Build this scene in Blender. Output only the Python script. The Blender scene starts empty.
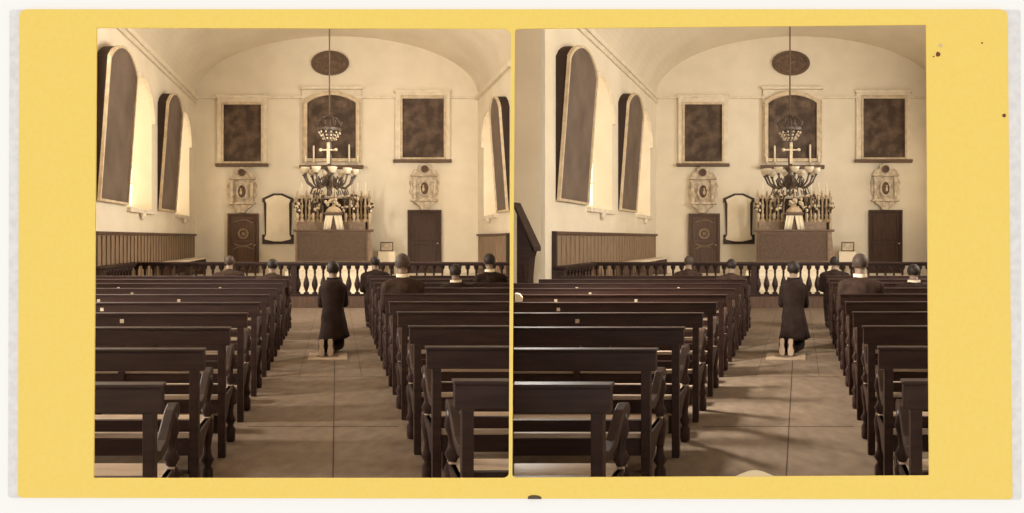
import bpy, bmesh, math, random
from mathutils import Vector, Matrix
random.seed(7)
S = bpy.context.scene
C = S.collection
PI = math.pi

# ------------------------------------------------------------------ camera, world, exposure
F = 640.0                       # focal length in pixels of the 1024 px wide frame
PU, PV = 568.0, 238.0           # where the optical axis meets the frame
EYE = 1.65
cam_d = bpy.data.cameras.new('camera'); cam = bpy.data.objects.new('camera', cam_d); C.objects.link(cam)
cam.location = (0, 0, EYE); cam.rotation_euler = (PI/2, 0, 0)
cam_d.sensor_fit = 'HORIZONTAL'; cam_d.sensor_width = 36; cam_d.lens = 36*F/1024
cam_d.shift_x = -(PU-512)/1024; cam_d.shift_y = (PV-256.5)/1024
cam_d.clip_start = 0.05; cam_d.clip_end = 200
S.camera = cam
W = bpy.data.worlds.new('world'); S.world = W; W.use_nodes = True
W.node_tree.nodes['Background'].inputs[0].default_value = (1, 0.985, 0.965, 1)
W.node_tree.nodes['Background'].inputs[1].default_value = 1.0
S.view_settings.view_transform = 'Standard'; S.view_settings.look = 'None'
S.view_settings.gamma = 1; S.view_settings.use_curve_mapping = False
S.view_settings.exposure = 0.0

WIN_GLOW = 1.5                  # daylight on the panes of the visible side windows
DAY = (1.0, 0.965, 0.89)

class Room:
    """One chapel view: the nave runs off askew, by k sideways for every metre forward."""
    def __init__(s, vpu, xo, word, seed):
        s.k = (vpu-PU)/F; s.xo = xo; s.word = word; s.ang = -math.atan(s.k); s.seed = seed
    def at(s, x, y, z=0.0): return Vector((x + s.xo + s.k*y, y, z))
L = Room(336.5, 0.0, 'left', 1)
R = Room(799.5, -0.068, 'right', 2)
PL = (511.2-PU)/F               # faces of the party wall between the two chapels (slope in plan)
PR = (512.6-PU)/F
def part_x(rm):                 # room x of the party wall as (a, b): x = a*y + b
    return ((PL if rm is L else PR) - rm.k, -rm.xo)

D = 22.5                        # depth of the end wall
HW = 4.97                       # half width of the nave
SPRING = 6.6; RISE = 2.12
FRONT = 2.40
JOG = 12.47
def end_pt(u, v, d=D): return ((u-336.5)*d/F, EYE+(PV-v)*d/F)   # sizes read on the left view

def area_light(name, loc, direction, sx, sy, power):
    d = bpy.data.lights.new(name, 'AREA'); d.shape = 'RECTANGLE'; d.size = sx; d.size_y = sy
    d.energy = power*1.14; d.color = DAY
    o = bpy.data.objects.new(name, d); C.objects.link(o)
    o.location = loc; o.rotation_euler = Vector(direction).to_track_quat('-Z', 'Y').to_euler()
    return o
# daylight at the side windows, plus added lamps at the party wall
area_light('window_daylight', L.at(-5.85, 5.4, 3.1), (1, 0.12+L.k, -0.30), 0.5, 1.0, 380)
area_light('window_daylight', L.at(-5.85, 9.1, 4.0), (1, 0.95+L.k, 0.05), 1.6, 3.0, 500)
area_light('window_daylight', Vector((PL*14.8-0.03, 14.8, 4.2)), (-1, PL, 0), 2.0, 3.0, 470)  # added lamp at the party wall, brightens the left chapel
a_, b_ = part_x(R)
area_light('window_daylight', R.at(a_*7.0+b_+0.10, 7.0, 2.9), (1, 0.05, -0.32), 0.5, 0.8, 430)  # added key lamp at the party wall for the right chapel
area_light('window_daylight', R.at(HW-0.15, 9.1, 4.0), (-1, 0.9, 0.0), 1.6, 3.0, 400)
area_light('window_daylight', R.at(HW-0.10, 16.2, 4.0), (-1, 0.35, 0.05), 1.6, 3.0, 190)
# ------------------------------------------------------------------ materials
def mat(name, col, rough=0.6, noise=None, scale=8.0, spec=0.3, bump=0.0, emit=None, stretch=None, lo=0.35, hi=0.65, metal=0.0):
    m = bpy.data.materials.new(name); m.use_nodes = True
    nt = m.node_tree; b = nt.nodes['Principled BSDF']
    b.inputs['Base Color'].default_value = (*col, 1); b.inputs['Roughness'].default_value = rough
    b.inputs['Specular IOR Level'].default_value = spec; b.inputs['Metallic'].default_value = metal
    if noise or bump:
        tc = nt.nodes.new('ShaderNodeTexCoord'); mp = nt.nodes.new('ShaderNodeMapping')
        nt.links.new(tc.outputs['Object'], mp.inputs['Vector'])
        if stretch: mp.inputs['Scale'].default_value = stretch
        n = nt.nodes.new('ShaderNodeTexNoise'); n.inputs['Scale'].default_value = scale; n.inputs['Detail'].default_value = 6
        nt.links.new(mp.outputs['Vector'], n.inputs['Vector'])
        if noise:
            r = nt.nodes.new('ShaderNodeValToRGB')
            r.color_ramp.elements[0].position = lo; r.color_ramp.elements[1].position = hi
            r.color_ramp.elements[0].color = (*col, 1); r.color_ramp.elements[1].color = (*noise, 1)
            nt.links.new(n.outputs['Fac'], r.inputs['Fac']); nt.links.new(r.outputs['Color'], b.inputs['Base Color'])
        if bump:
            bp = nt.nodes.new('ShaderNodeBump'); bp.inputs['Strength'].default_value = bump; bp.inputs['Distance'].default_value = 0.01
            nt.links.new(n.outputs['Fac'], bp.inputs['Height']); nt.links.new(bp.outputs['Normal'], b.inputs['Normal'])
    if emit:
        b.inputs['Emission Color'].default_value = (*emit[0], 1); b.inputs['Emission Strength'].default_value = emit[1]
    return m

M = dict(
    card=mat('yellow_card', (0.915, 0.65, 0.145), 0.9, (0.94, 0.69, 0.18), 60, 0.05, 0.04, lo=0.2, hi=0.8),
    card_edge=mat('mount_backing', (0.74, 0.71, 0.68), 0.95, (0.84, 0.81, 0.78), 30, 0.05, 0.3),
    white=mat('white_board', (0.97, 0.955, 0.925), 0.95, None, 8, 0.0),
    stain=mat('brown_stain', (0.16, 0.06, 0.03), 0.8),
    stain_dark=mat('dark_stain', (0.11, 0.075, 0.04), 0.8),
    tear=mat('bare_paper', (0.70, 0.53, 0.30), 0.9),
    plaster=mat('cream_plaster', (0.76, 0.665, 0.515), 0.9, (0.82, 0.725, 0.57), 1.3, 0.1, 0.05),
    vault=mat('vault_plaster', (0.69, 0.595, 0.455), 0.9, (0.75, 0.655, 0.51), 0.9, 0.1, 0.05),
    mould=mat('plaster_moulding', (0.80, 0.705, 0.55), 0.8, (0.70, 0.60, 0.46), 5, 0.15),
    marble=mat('pale_marble', (0.70, 0.59, 0.44), 0.5, (0.42, 0.33, 0.23), 7, 0.3),
    tablet=mat('white_marble', (0.90, 0.79, 0.60), 0.5, (0.86, 0.74, 0.55), 5, 0.3),
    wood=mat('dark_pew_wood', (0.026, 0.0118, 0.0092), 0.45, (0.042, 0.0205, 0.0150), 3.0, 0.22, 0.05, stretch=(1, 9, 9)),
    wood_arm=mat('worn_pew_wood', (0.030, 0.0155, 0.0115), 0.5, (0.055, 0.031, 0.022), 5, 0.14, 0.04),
    seat=mat('polished_seat_wood', (0.36, 0.26, 0.18), 0.30, (0.48, 0.36, 0.26), 3.0, 0.5, 0.03, stretch=(1, 9, 9)),  # glare on seats and kneelers put into this pale colour
    panel=mat('side_panelling_wood', (0.22, 0.145, 0.09), 0.55, (0.30, 0.205, 0.13), 4, 0.3, 0.05, stretch=(6, 6, 0.6)),
    door=mat('dark_door_wood', (0.085, 0.047, 0.03), 0.5, (0.13, 0.075, 0.048), 3, 0.3, 0.05, stretch=(6, 6, 0.7)),
    door_plain=mat('plain_door_wood', (0.05, 0.026, 0.018), 0.6, (0.075, 0.041, 0.027), 3, 0.3, 0.05, stretch=(6, 6, 0.7)),
    canvas=mat('old_oil_canvas', (0.065, 0.040, 0.028), 0.6, (0.21, 0.145, 0.098), 2.6, 0.25, 0.0, lo=0.45, hi=0.80),
    canvas_grey=mat('side_oil_canvas', (0.115, 0.080, 0.060), 0.55, (0.175, 0.125, 0.093), 1.6, 0.3, 0.0),
    gilt=mat('light_picture_frame', (0.70, 0.56, 0.38), 0.5, (0.52, 0.40, 0.26), 6, 0.3),
    ledge=mat('dark_ledge', (0.13, 0.08, 0.052), 0.6),
    party=mat('brown_distemper', (0.40, 0.315, 0.225), 0.9, (0.46, 0.365, 0.265), 1.5, 0.1),
    black=mat('black_slate', (0.045, 0.028, 0.022), 0.55, (0.075, 0.048, 0.036), 6),
    shadowbox=mat('dark_backing_wood', (0.045, 0.026, 0.019), 0.8),
    bronze=mat('dark_bronze', (0.05, 0.031, 0.022), 0.4, (0.11, 0.073, 0.049), 14, 0.5),
    brass=mat('pale_brass', (0.42, 0.30, 0.18), 0.32, (0.60, 0.45, 0.28), 14, 0.5),
    wax=mat('candle_wax', (0.88, 0.76, 0.57), 0.5),
    petals=mat('white_petals', (0.82, 0.69, 0.49), 0.7, (0.50, 0.37, 0.23), 20),
    leaves=mat('dark_leaves', (0.10, 0.068, 0.042), 0.7),
    damask=mat('damask_frontal', (0.098, 0.064, 0.044), 0.75, (0.125, 0.085, 0.058), 14, 0.2),
    altar=mat('altar_casing', (0.20, 0.13, 0.083), 0.55, (0.30, 0.205, 0.13), 9, 0.3),
    linen=mat('white_linen', (0.86, 0.74, 0.55), 0.8),
    carpet=mat('pale_sanctuary_cloth', (0.82, 0.73, 0.58), 0.8, (0.74, 0.65, 0.50), 3),
    glass=mat('frosted_glass_cup', (0.60, 0.49, 0.345), 0.25, None, 8, 0.5),
    coat=mat('black_cloth', (0.020, 0.0115, 0.009), 0.9, (0.030, 0.018, 0.014), 12, 0.1),
    jacket=mat('brown_cloth', (0.038, 0.022, 0.016), 0.9, (0.055, 0.033, 0.024), 12, 0.1),
    skin=mat('skin', (0.22, 0.15, 0.105), 0.6),
    hair=mat('dark_hair', (0.016, 0.010, 0.008), 0.6, (0.026, 0.016, 0.012), 30),
    hair_grey=mat('brown_hair', (0.05, 0.032, 0.022), 0.6, (0.075, 0.048, 0.034), 30),
    sole=mat('worn_shoe_sole', (0.42, 0.30, 0.20), 0.7),
    glow=mat('daylit_window_glass', (0.9, 0.78, 0.58), 0.4, emit=((1.0, 0.86, 0.66), WIN_GLOW)),
    slab=mat('pale_floor_slab', (0.40, 0.29, 0.195), 0.5, (0.33, 0.235, 0.155), 8),
    oculus=mat('oculus_grille', (0.10, 0.062, 0.042), 0.7, (0.19, 0.125, 0.083), 12),
)
def floor_mat():
    m = mat('worn_floor_boards', (0.120, 0.083, 0.056), 0.65, (0.215, 0.154, 0.106), 9.0, 0.2, 0.08, stretch=(1.0, 0.7, 1), lo=0.2, hi=0.8)
    return m
M['floor'] = floor_mat()

# ------------------------------------------------------------------ mesh builder
class MB:
    def __init__(s, k=0.0): s.v = []; s.f = []; s.k = k; s.sm = []
    def add(s, vs, fs, smooth=False):
        b = len(s.v)
        s.v += [(x + s.k*y, y, z) for (x, y, z) in vs]
        s.f += [tuple(b+i for i in f) for f in fs]; s.sm += [smooth]*len(fs); return s
    def box(s, x0, x1, y0, y1, z0, z1):
        if x0 > x1: x0, x1 = x1, x0
        return s.add([(x0,y0,z0),(x1,y0,z0),(x1,y1,z0),(x0,y1,z0),(x0,y0,z1),(x1,y0,z1),(x1,y1,z1),(x0,y1,z1)],
              [(0,3,2,1),(4,5,6,7),(0,1,5,4),(1,2,6,5),(2,3,7,6),(3,0,4,7)])
    def hexa(s, p): return s.add(p, [(0,3,2,1),(4,5,6,7),(0,1,5,4),(1,2,6,5),(2,3,7,6),(3,0,4,7)])
    def prism(s, pts, a, b, axis='y'):
        """polygon extruded along an axis; pts are the two other coordinates"""
        n = len(pts)
        def p3(q, t):
            if axis == 'y': return (q[0], t, q[1])
            if axis == 'x': return (t, q[0], q[1])
            return (q[0], q[1], t)
        vs = [p3(q, a) for q in pts] + [p3(q, b) for q in pts]
        fs = [tuple(range(n-1, -1, -1)), tuple(range(n, 2*n))] + [(i, (i+1) % n, n+(i+1) % n, n+i) for i in range(n)]
        return s.add(vs, fs)
    def ring(s, outer, inner, a, b, axis='y'):
        """a frame: closed outer and inner outlines with the same point count"""
        n = len(outer)
        def p3(q, t):
            if axis == 'y': return (q[0], t, q[1])
            if axis == 'x': return (t, q[0], q[1])
            return (q[0], q[1], t)
        vs = [p3(q, a) for q in outer]+[p3(q, a) for q in inner]+[p3(q, b) for q in outer]+[p3(q, b) for q in inner]
        fs = []
        for i in range(n):
            j = (i+1) % n
            fs += [(i, j, n+j, n+i), (2*n+j, 2*n+i, 3*n+i, 3*n+j), (j, i, 2*n+i, 2*n+j), (n+i, n+j, 3*n+j, 3*n+i)]
        return s.add(vs, fs)
    def lathe(s, prof, cx=0, cy=0, cz=0, n=12, sq=1.0):
        vs = []; fs = []
        for (r, z) in prof:
            for i in range(n):
                a = 2*PI*i/n; vs.append((cx+r*math.cos(a), cy+sq*r*math.sin(a), cz+z))
        m = len(prof)
        for j in range(m-1):
            for i in range(n):
                i2 = (i+1) % n; fs.append((j*n+i, j*n+i2, (j+1)*n+i2, (j+1)*n+i))
        fs.append(tuple(range(n-1, -1, -1))); fs.append(tuple((m-1)*n+i for i in range(n)))
        return s.add(vs, fs, True)
    def ball(s, c, r, n=10, m=7):
        if not hasattr(r, '__len__'): r = (r, r, r)
        vs = [(c[0], c[1], c[2]-r[2])]; fs = []
        for j in range(1, m):
            p = PI*j/m
            for i in range(n):
                a = 2*PI*i/n
                vs.append((c[0]+r[0]*math.sin(p)*math.cos(a), c[1]+r[1]*math.sin(p)*math.sin(a), c[2]-r[2]*math.cos(p)))
        vs.append((c[0], c[1], c[2]+r[2])); t = len(vs)-1
        for i in range(n): fs.append((0, 1+(i+1) % n, 1+i)); fs.append((t, t-n+i, t-n+(i+1) % n))
        for j in range(m-2):
            for i in range(n):
                i2 = (i+1) % n; fs.append((1+j*n+i, 1+j*n+i2, 1+(j+1)*n+i2, 1+(j+1)*n+i))
        return s.add(vs, fs, True)
    def tube(s, pts, rad, n=8):
        pts = [Vector(p) for p in pts]
        rads = rad if hasattr(rad, '__len__') else [rad]*len(pts)
        vs = []; fs = []; up = Vector((0.13, 0.31, 0.94)).normalized()
        for i, p in enumerate(pts):
            t = (pts[min(i+1, len(pts)-1)]-pts[max(i-1, 0)]).normalized()
            a = t.cross(up)
            if a.length < 1e-3: a = t.cross(Vector((1, 0, 0)))
            a.normalize(); b = t.cross(a).normalized()
            for q in range(n):
                w = 2*PI*q/n; vs.append(tuple(p + rads[i]*(a*math.cos(w)+b*math.sin(w))))
        for i in range(len(pts)-1):
            for q in range(n):
                q2 = (q+1) % n; fs.append((i*n+q, (i+1)*n+q, (i+1)*n+q2, i*n+q2))
        fs.append(tuple(range(n))); fs.append(tuple((len(pts)-1)*n+q for q in range(n-1, -1, -1)))
        return s.add(vs, fs, True)
    def build(s, name, m, parent=None, loc=None, bevel=0.0):
        me = bpy.data.meshes.new(name); me.from_pydata(s.v, [], s.f); me.update()
        bm = bmesh.new(); bm.from_mesh(me); bmesh.ops.recalc_face_normals(bm, faces=bm.faces); bm.to_mesh(me); bm.free()
        me.polygons.foreach_set('use_smooth', s.sm); me.materials.append(m)
        o = bpy.data.objects.new(name, me); C.objects.link(o)
        if parent: o.parent = parent
        if loc is not None: o.location = loc
        if bevel:
            bv = o.modifiers.new('bevel', 'BEVEL'); bv.width = bevel; bv.segments = 2; bv.limit_method = 'ANGLE'
        return o

def tag(o, label=None, cat=None, group=None, kind=None):
    if label: o['label'] = label
    if cat: o['category'] = cat
    if group: o['group'] = group
    if kind: o['kind'] = kind
    return o
def thing(name, label, cat, loc, group=None, rz=0.0):
    o = bpy.data.objects.new(name, None); C.objects.link(o); o.empty_display_size = 0.1
    o.location = loc; o.rotation_euler = (0, 0, rz)
    return tag(o, label, cat, group)
def struct(o, label=None):
    o['kind'] = 'structure'
    if label: o['label'] = label
    return o
def clip(o, rm):
    """stop a shell surface at the party wall between the two chapels"""
    sl = PL if rm is L else PR
    n = Vector((1, -sl, 0)) if rm is L else Vector((-1, sl, 0))
    bm = bmesh.new(); bm.from_mesh(o.data)
    inv = o.matrix_basis.inverted()
    bmesh.ops.bisect_plane(bm, geom=bm.verts[:]+bm.edges[:]+bm.faces[:], plane_co=inv @ Vector((0, 0, 0)), plane_no=n, clear_outer=True)
    bm.to_mesh(o.data); bm.free()
def dup(root, loc):
    r = root.copy(); C.objects.link(r); r.location = loc
    for ch in list(root.children):
        c = ch.copy(); C.objects.link(c); c.parent = r
        for g in list(ch.children):
            d = g.copy(); C.objects.link(d); d.parent = c
    return r
ORD = ['nearest', 'second', 'third', 'fourth', 'fifth', 'sixth', 'seventh', 'eighth', 'ninth', 'tenth', 'eleventh', 'twelfth', 'thirteenth']

# ------------------------------------------------------------------ the white board wall and the yellow stereo mount
def px(u, v, y=FRONT): return ((u-PU)*y/F, EYE+(PV-v)*y/F)
def rr(cs, r, n=5):
    """outline through four corners (u, v clockwise from top left) with rounded corners; r per corner"""
    out = []
    for i in range(4):
        p = Vector(cs[i]); a = (Vector(cs[i-1])-p).normalized(); b = (Vector(cs[(i+1) % 4])-p).normalized()
        q = r[i]
        for t in range(n+1):
            w = t/n; out.append(tuple((1-w)**2*(p+a*q) + 2*w*(1-w)*p + w*w*(p+b*q)))
    return out
open_l = rr([(97, 28), (511, 29), (508.8, 478), (94, 478)], [1, 8, 6, 1])
open_r = rr([(515, 29), (926, 25), (929, 475.5), (512.2, 477.5)], [4, 1, 1, 4])
card_o = rr([(20, 9.5), (1007, 9.5), (1012, 499), (18.5, 497.5)], [8, 8, 4, 5])
def plate(outline, holes, y0, y1, name, m, parent=None, depth=FRONT):
    """a board with holes, triangulated from its outlines, given thickness from y0 to y1"""
    bm = bmesh.new()
    for ol in [outline]+holes:
        vs = [bm.verts.new((px(u, v, depth)[0], y0, px(u, v, depth)[1])) for (u, v) in ol]
        for i in range(len(vs)): bm.edges.new((vs[i], vs[(i+1) % len(vs)]))
    bmesh.ops.triangle_fill(bm, edges=bm.edges[:], use_beauty=True)
    ex = bmesh.ops.extrude_face_region(bm, geom=bm.faces[:])
    for e in ex['geom']:
        if isinstance(e, bmesh.types.BMVert): e.co.y = y1
    bmesh.ops.recalc_face_normals(bm, faces=bm.faces)
    me = bpy.data.meshes.new(name); bm.to_mesh(me); bm.free(); me.materials.append(m)
    o = bpy.data.objects.new(name, me); C.objects.link(o)
    if parent: o.parent = parent
    return o
grow = lambda ol, c, a: [(c[0]+(u-c[0])*a, c[1]+(v-c[1])*a) for (u, v) in ol]
w_hole_l = rr([(85, 18), (512.2, 18), (510.2, 490), (82, 490)], [2]*4); w_hole_r = rr([(512.9, 18), (940, 15), (943, 488), (510.9, 490)], [2]*4)
wall_outline = [(-1400, -1900), (2700, -1900), (2700, 730), (-1400, 730)]
struct(plate(wall_outline, [w_hole_l, w_hole_r], FRONT+0.006, FRONT+0.030, 'wall_front', M['white']))
card = thing('stereo_card', 'yellow stereograph card on white board, framing two sepia chapel views', 'card', (0, 0, 0))
back_o = rr([(9, 9.6), (1021, 9.6), (1022, 500), (7.5, 498)], [3, 3, 3, 3])
o = plate(grow(back_o, (568, 238), 1.0), [w_hole_l, w_hole_r], FRONT+0.002, FRONT+0.006, 'backing_sheet', M['card_edge'], card)
o['label'] = 'grey rough paper edge showing at the sides'
plate(card_o, [open_l, open_r], FRONT-0.003, FRONT+0.002, 'mount_board', M['card'], card)
def spot(u, v, ru, rv, m, nm, half=False):
    ol = []
    n = 16
    for i in range(n+1 if half else n):
        a = (PI*i/n if half else 2*PI*i/n)
        j = 1+0.08*math.sin(3*a+u)
        ol.append((u+ru*j*math.cos(a), v-rv*(math.sin(a)*j)))
    mb = MB(); mb.prism([px(*q, FRONT-0.003) for q in ol], FRONT-0.0042, FRONT-0.0028); mb.build(nm, M[m], card)
spot(938, 54.3, 2.2, 2.4, 'stain', 'foxing_spot'); spot(940.5, 45.5, 2.0, 1.8, 'tear', 'foxing_spot'); spot(1004, 115.5, 1.8, 1.8, 'stain', 'foxing_spot')
spot(933.6, 56.6, 0.7, 0.7, 'stain', 'foxing_spot'); spot(982, 43, 0.8, 0.8, 'stain', 'foxing_spot')
spot(534.5, 499, 6.8, 4.2, 'stain_dark', 'edge_stain', True)
# chip of bare paper at the foot of the right print
ol = []
for i in range(21):
    t = i/20; ol.append((731+48*t, 477.6-7.4*(math.sin(PI*t)**1.4)))
mb = MB(); mb.prism([px(*q) for q in ol+[(779, 480), (731, 480)]], FRONT-0.002, FRONT+0.0015); c_ = mb.build('paper_chip', M['tear'], card)
c_['label'] = 'pale curved chip of bare paper at the foot of the right print'

# ------------------------------------------------------------------ chapel shell
Y0 = FRONT+0.03
WIN = dict(zb=2.38, zs=4.7, zt=5.72, dep=0.55)
VIS_WIN = [(15.2, 17.2), (19.75, 21.6)]
HID_WIN = [(4.0, 6.2), (8.0, 10.2)]
def arch(y, y0, y1):
    t = (y-(y0+y1)/2)/((y1-y0)/2); t = max(-1, min(1, t))
    return WIN['zs'] + (WIN['zt']-WIN['zs'])*math.sqrt(max(0, 1-t*t))
def side_wall(rm, xw, sgn, ya, yb, wins, name, nwin):
    """side wall with arch-headed window openings; sgn is the direction out of the room"""
    cols = {ya, yb}
    for (a, b) in wins:
        for i in range(17): cols.add(a+(b-a)*(0.5-0.5*math.cos(PI*i/16)))
    cols = sorted(cols); mb = MB(rm.k)
    o0 = rm.at(xw, 0, 0)
    for a, b in zip(cols, cols[1:]):
        w = [q for q in wins if q[0]-1e-6 <= a and b <= q[1]+1e-6]
        if w:
            w = w[0]; za, zb = arch(a, *w), arch(b, *w)
            mb.add([(0,a,-0.1),(0,b,-0.1),(0,b,WIN['zb']),(0,a,WIN['zb'])], [(0,1,2,3)])
            mb.add([(0,a,za),(0,b,zb),(0,b,SPRING+0.15),(0,a,SPRING+0.15)], [(0,1,2,3)])
            d = sgn*WIN['dep']
            sq = lambda y: w[0]+(y-w[0])*1.0
            mb.add([(0,a,za),(0,b,zb),(d,sq(b),zb-0.05),(d,sq(a),za-0.05)], [(0,1,2,3)], True)
            mb.add([(0,a,WIN['zb']),(0,b,WIN['zb']),(d,b,WIN['zb']+0.15),(d,a,WIN['zb']+0.15)], [(0,1,2,3)])
            for e in (w[0], w[1]):
                if abs(a-e) < 1e-6 or abs(b-e) < 1e-6:
                    y_ = e; mb.add([(0,y_,WIN['zb']),(d,y_,WIN['zb']+0.15),(d,y_,WIN['zs']-0.05),(0,y_,WIN['zs'])], [(0,1,2,3)])
        else:
            mb.add([(0,a,-0.1),(0,b,-0.1),(0,b,SPRING+0.15),(0,a,SPRING+0.15)], [(0,1,2,3)])
    wobj = mb.build(name, M['plaster'], None, o0)
    clip(wobj, rm); struct(wobj)
    for i, w in enumerate(wins):
        yc = (w[0]+w[1])/2
        sl = part_x(rm)[0]*w[0]+part_x(rm)[1]
        if (rm is L and sgn > 0 and w[0] < 18.1) or (rm is R and sgn < 0 and w[0] < 12.6): continue
        n = nwin[0]; nwin[0] += 1
        ys = [w[0]+(w[1]-w[0])*(0.5-0.5*math.cos(PI*j/16)) for j in range(17)]
        pts = [(y-yc, arch(y, *w)-0.05) for y in ys]
        outl = [(w[0]-yc, WIN['zb']+0.15)] + pts + [(w[1]-yc, WIN['zb']+0.15)]
        d = sgn*(WIN['dep']-0.02)
        mb = MB(rm.k); mb.prism(outl, 0, sgn*0.04, 'x'); pane = mb.build('window_%d' % n, M['glow'], None, rm.at(xw+d, yc, 0)); struct(pane)
        pane['label'] = 'tall round-headed window full of daylight'
        mb = MB(rm.k)
        for t in (-0.33, 0.0, 0.33):
            yy = t*(w[1]-w[0]); mb.box(-sgn*0.05, -sgn*0.012, yy-0.02, yy+0.02, WIN['zb']+0.17, arch(yc+yy, *w)-0.08)
        for z in (3.1, 3.7, 4.3):
            mb.box(-sgn*0.045, -sgn*0.015, w[0]-yc+0.02, w[1]-yc-0.02, z-0.015, z+0.015)
        mb.build('glazing_bars', M['mould'], pane)
        # hood moulding round the head and a sill on the room side
        mb = MB(rm.k)
        ro = [(1.12*(y-yc), WIN['zs']+(z-WIN['zs'])*1.12) for y, z in [(y, arch(y, *w)) for y in ys]]
        ri = [(1.0*(y-yc), z) for y, z in [(y, arch(y, *w)) for y in ys]]
        path_o = ro; path_i = ri
        mb.ring(path_o+path_i[::-1][:0], path_i, -sgn*0.10-d, 0.0-d, 'x') if False else None
        for j in range(16):
            a0, a1, b0, b1 = ro[j], ro[j+1], ri[j], ri[j+1]
            x0, x1 = -d, -d-sgn*0.09
            mb.hexa([(x0,b0[0],b0[1]),(x0,b1[0],b1[1]),(x0,a1[0],a1[1]),(x0,a0[0],a0[1]),
                     (x1,b0[0],b0[1]),(x1,b1[0],b1[1]),(x1,a1[0],a1[1]),(x1,a0[0],a0[1])])
        mb.build('hood_moulding', M['mould'], pane)
        mb = MB(rm.k); mb.box(-d, -d-sgn*0.10, w[0]-yc-0.05, w[1]-yc+0.05, WIN['zb']-0.10, WIN['zb'])
        mb.lathe([(0.02, -0.28), (0.06, -0.22), (0.09, -0.1)], -d-sgn*0.06, 0, WIN['zb'], 8)
        mb.build('window_sill', M['mould'], pane)

def shell(rm):
    nwin = [1 if rm is L else 20]
    far_right = HW
    # floor
    mb = MB(rm.k); mb.add([(-6.2,Y0,0),(6.2,Y0,0),(6.2,D+0.2,0),(-6.2,D+0.2,0),(-6.2,Y0,-0.12),(6.2,Y0,-0.12),(6.2,D+0.2,-0.12),(-6.2,D+0.2,-0.12)],
        [(0,1,2,3),(4,7,6,5),(0,4,5,1),(2,6,7,3),(1,5,6,2),(3,7,4,0)])
    fl = mb.build('floor', M['floor'], None, rm.at(0,0,0)); clip(fl, rm); struct(fl)
    # board seams down and across the aisle
    mb = MB(rm.k)
    mb.box(-0.029, -0.020, Y0, 15.0, 0.0005, 0.002)
    for y in (5.6, 7.6, 10.4): mb.box(-0.78, 0.54, y-0.004, y+0.004, 0.0005, 0.002)
    mb.box(0.30, 0.305, 7.6, 15.0, 0.0005, 0.002); mb.box(-0.45, -0.445, 7.6, 15, 0.0005, 0.002)
    struct(mb.build('trim_1', M['shadowbox'], None, rm.at(0,0,0)), 'dark seams between the aisle boards')
    # end wall with its lunette
    n = 48
    mb = MB(rm.k)
    lun = [(HW*math.cos(PI*i/n), SPRING+RISE*math.sin(PI*i/n)) for i in range(n+1)]
    mb.prism([(-HW-0.4,-0.1),(HW+0.4,-0.1),(HW+0.4,SPRING)]+[(x, z+0.15) for x, z in lun]+[(-HW-0.4,SPRING)], 0, 0.25)
    wb = mb.build('wall_back', M['plaster'], None, rm.at(0, D, 0)); clip(wb, rm); struct(wb)
    # vault
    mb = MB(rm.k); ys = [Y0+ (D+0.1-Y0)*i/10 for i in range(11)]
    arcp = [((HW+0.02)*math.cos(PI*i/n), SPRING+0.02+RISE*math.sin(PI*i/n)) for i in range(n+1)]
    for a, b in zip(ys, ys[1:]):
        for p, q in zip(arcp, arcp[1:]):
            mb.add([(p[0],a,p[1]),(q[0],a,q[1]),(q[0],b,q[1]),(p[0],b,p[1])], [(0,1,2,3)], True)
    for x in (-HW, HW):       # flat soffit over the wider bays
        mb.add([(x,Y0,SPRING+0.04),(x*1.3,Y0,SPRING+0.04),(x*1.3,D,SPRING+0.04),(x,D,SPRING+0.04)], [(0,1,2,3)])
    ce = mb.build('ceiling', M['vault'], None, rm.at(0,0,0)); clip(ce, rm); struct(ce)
    # cornices
    def cornice(name, x0, x1, yy0, yy1, z, h):
        mb = MB(rm.k); mb.box(x0, x1, yy0, yy1, z, z+h); c = mb.build(name, M['mould'], None, rm.at(0,0,0)); clip(c, rm); struct(c)
    cornice('trim_2', -HW, -HW+0.12, Y0, D, SPRING-0.10, 0.10); cornice('trim_3', -HW, -HW+0.06, Y0, D, SPRING-0.22, 0.12)
    if rm is L: cornice('trim_4', HW-0.12, HW, 18.1, D, SPRING-0.10, 0.10)
    else: cornice('trim_4', HW-0.12, HW, Y0, D, SPRING-0.10, 0.10)
    cornice('trim_5', -HW, HW, D-0.10, D, SPRING-0.06, 0.08)
    # side walls
    side_wall(rm, -HW, -1, JOG, D+0.1, VIS_WIN, 'wall_left', nwin)
    if rm is L:
        side_wall(rm, -6.0, -1, Y0, JOG+0.2, HID_WIN, 'wall_left', nwin)
        side_wall(rm, HW, 1, 17.5, D+0.1, VIS_WIN[1:], 'wall_right', nwin)
    else:
        side_wall(rm, HW, 1, Y0, D+0.1, HID_WIN+VIS_WIN, 'wall_right', nwin)
    mb = MB(rm.k); mb.box(-6.2, -HW, JOG, JOG+0.2, -0.1, SPRING+0.15)
    j = mb.build('wall_pier', M['plaster'], None, rm.at(0,0,0)); clip(j, rm); struct(j)
    # sanctuary platform: two low steps
    mb = MB(rm.k); mb.box(-HW, HW, 15.1, 16.9, 0, 0.26); p = mb.build('floor_step', M['door'], None, rm.at(0,0,0)); clip(p, rm); struct(p)
    mb = MB(rm.k); mb.box(-HW, HW, 15.55, 16.9, 0.26, 0.275); p = mb.build('floor_sanctuary', M['carpet'], None, rm.at(0,0,0)); clip(p, rm); struct(p)
    mb = MB(rm.k); mb.box(-HW, HW, 16.9, D, 0, 0.42); p = mb.build('floor_sanctuary', M['carpet'], None, rm.at(0,0,0)); clip(p, rm); struct(p)
for rm in (L, R): shell(rm)
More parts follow.
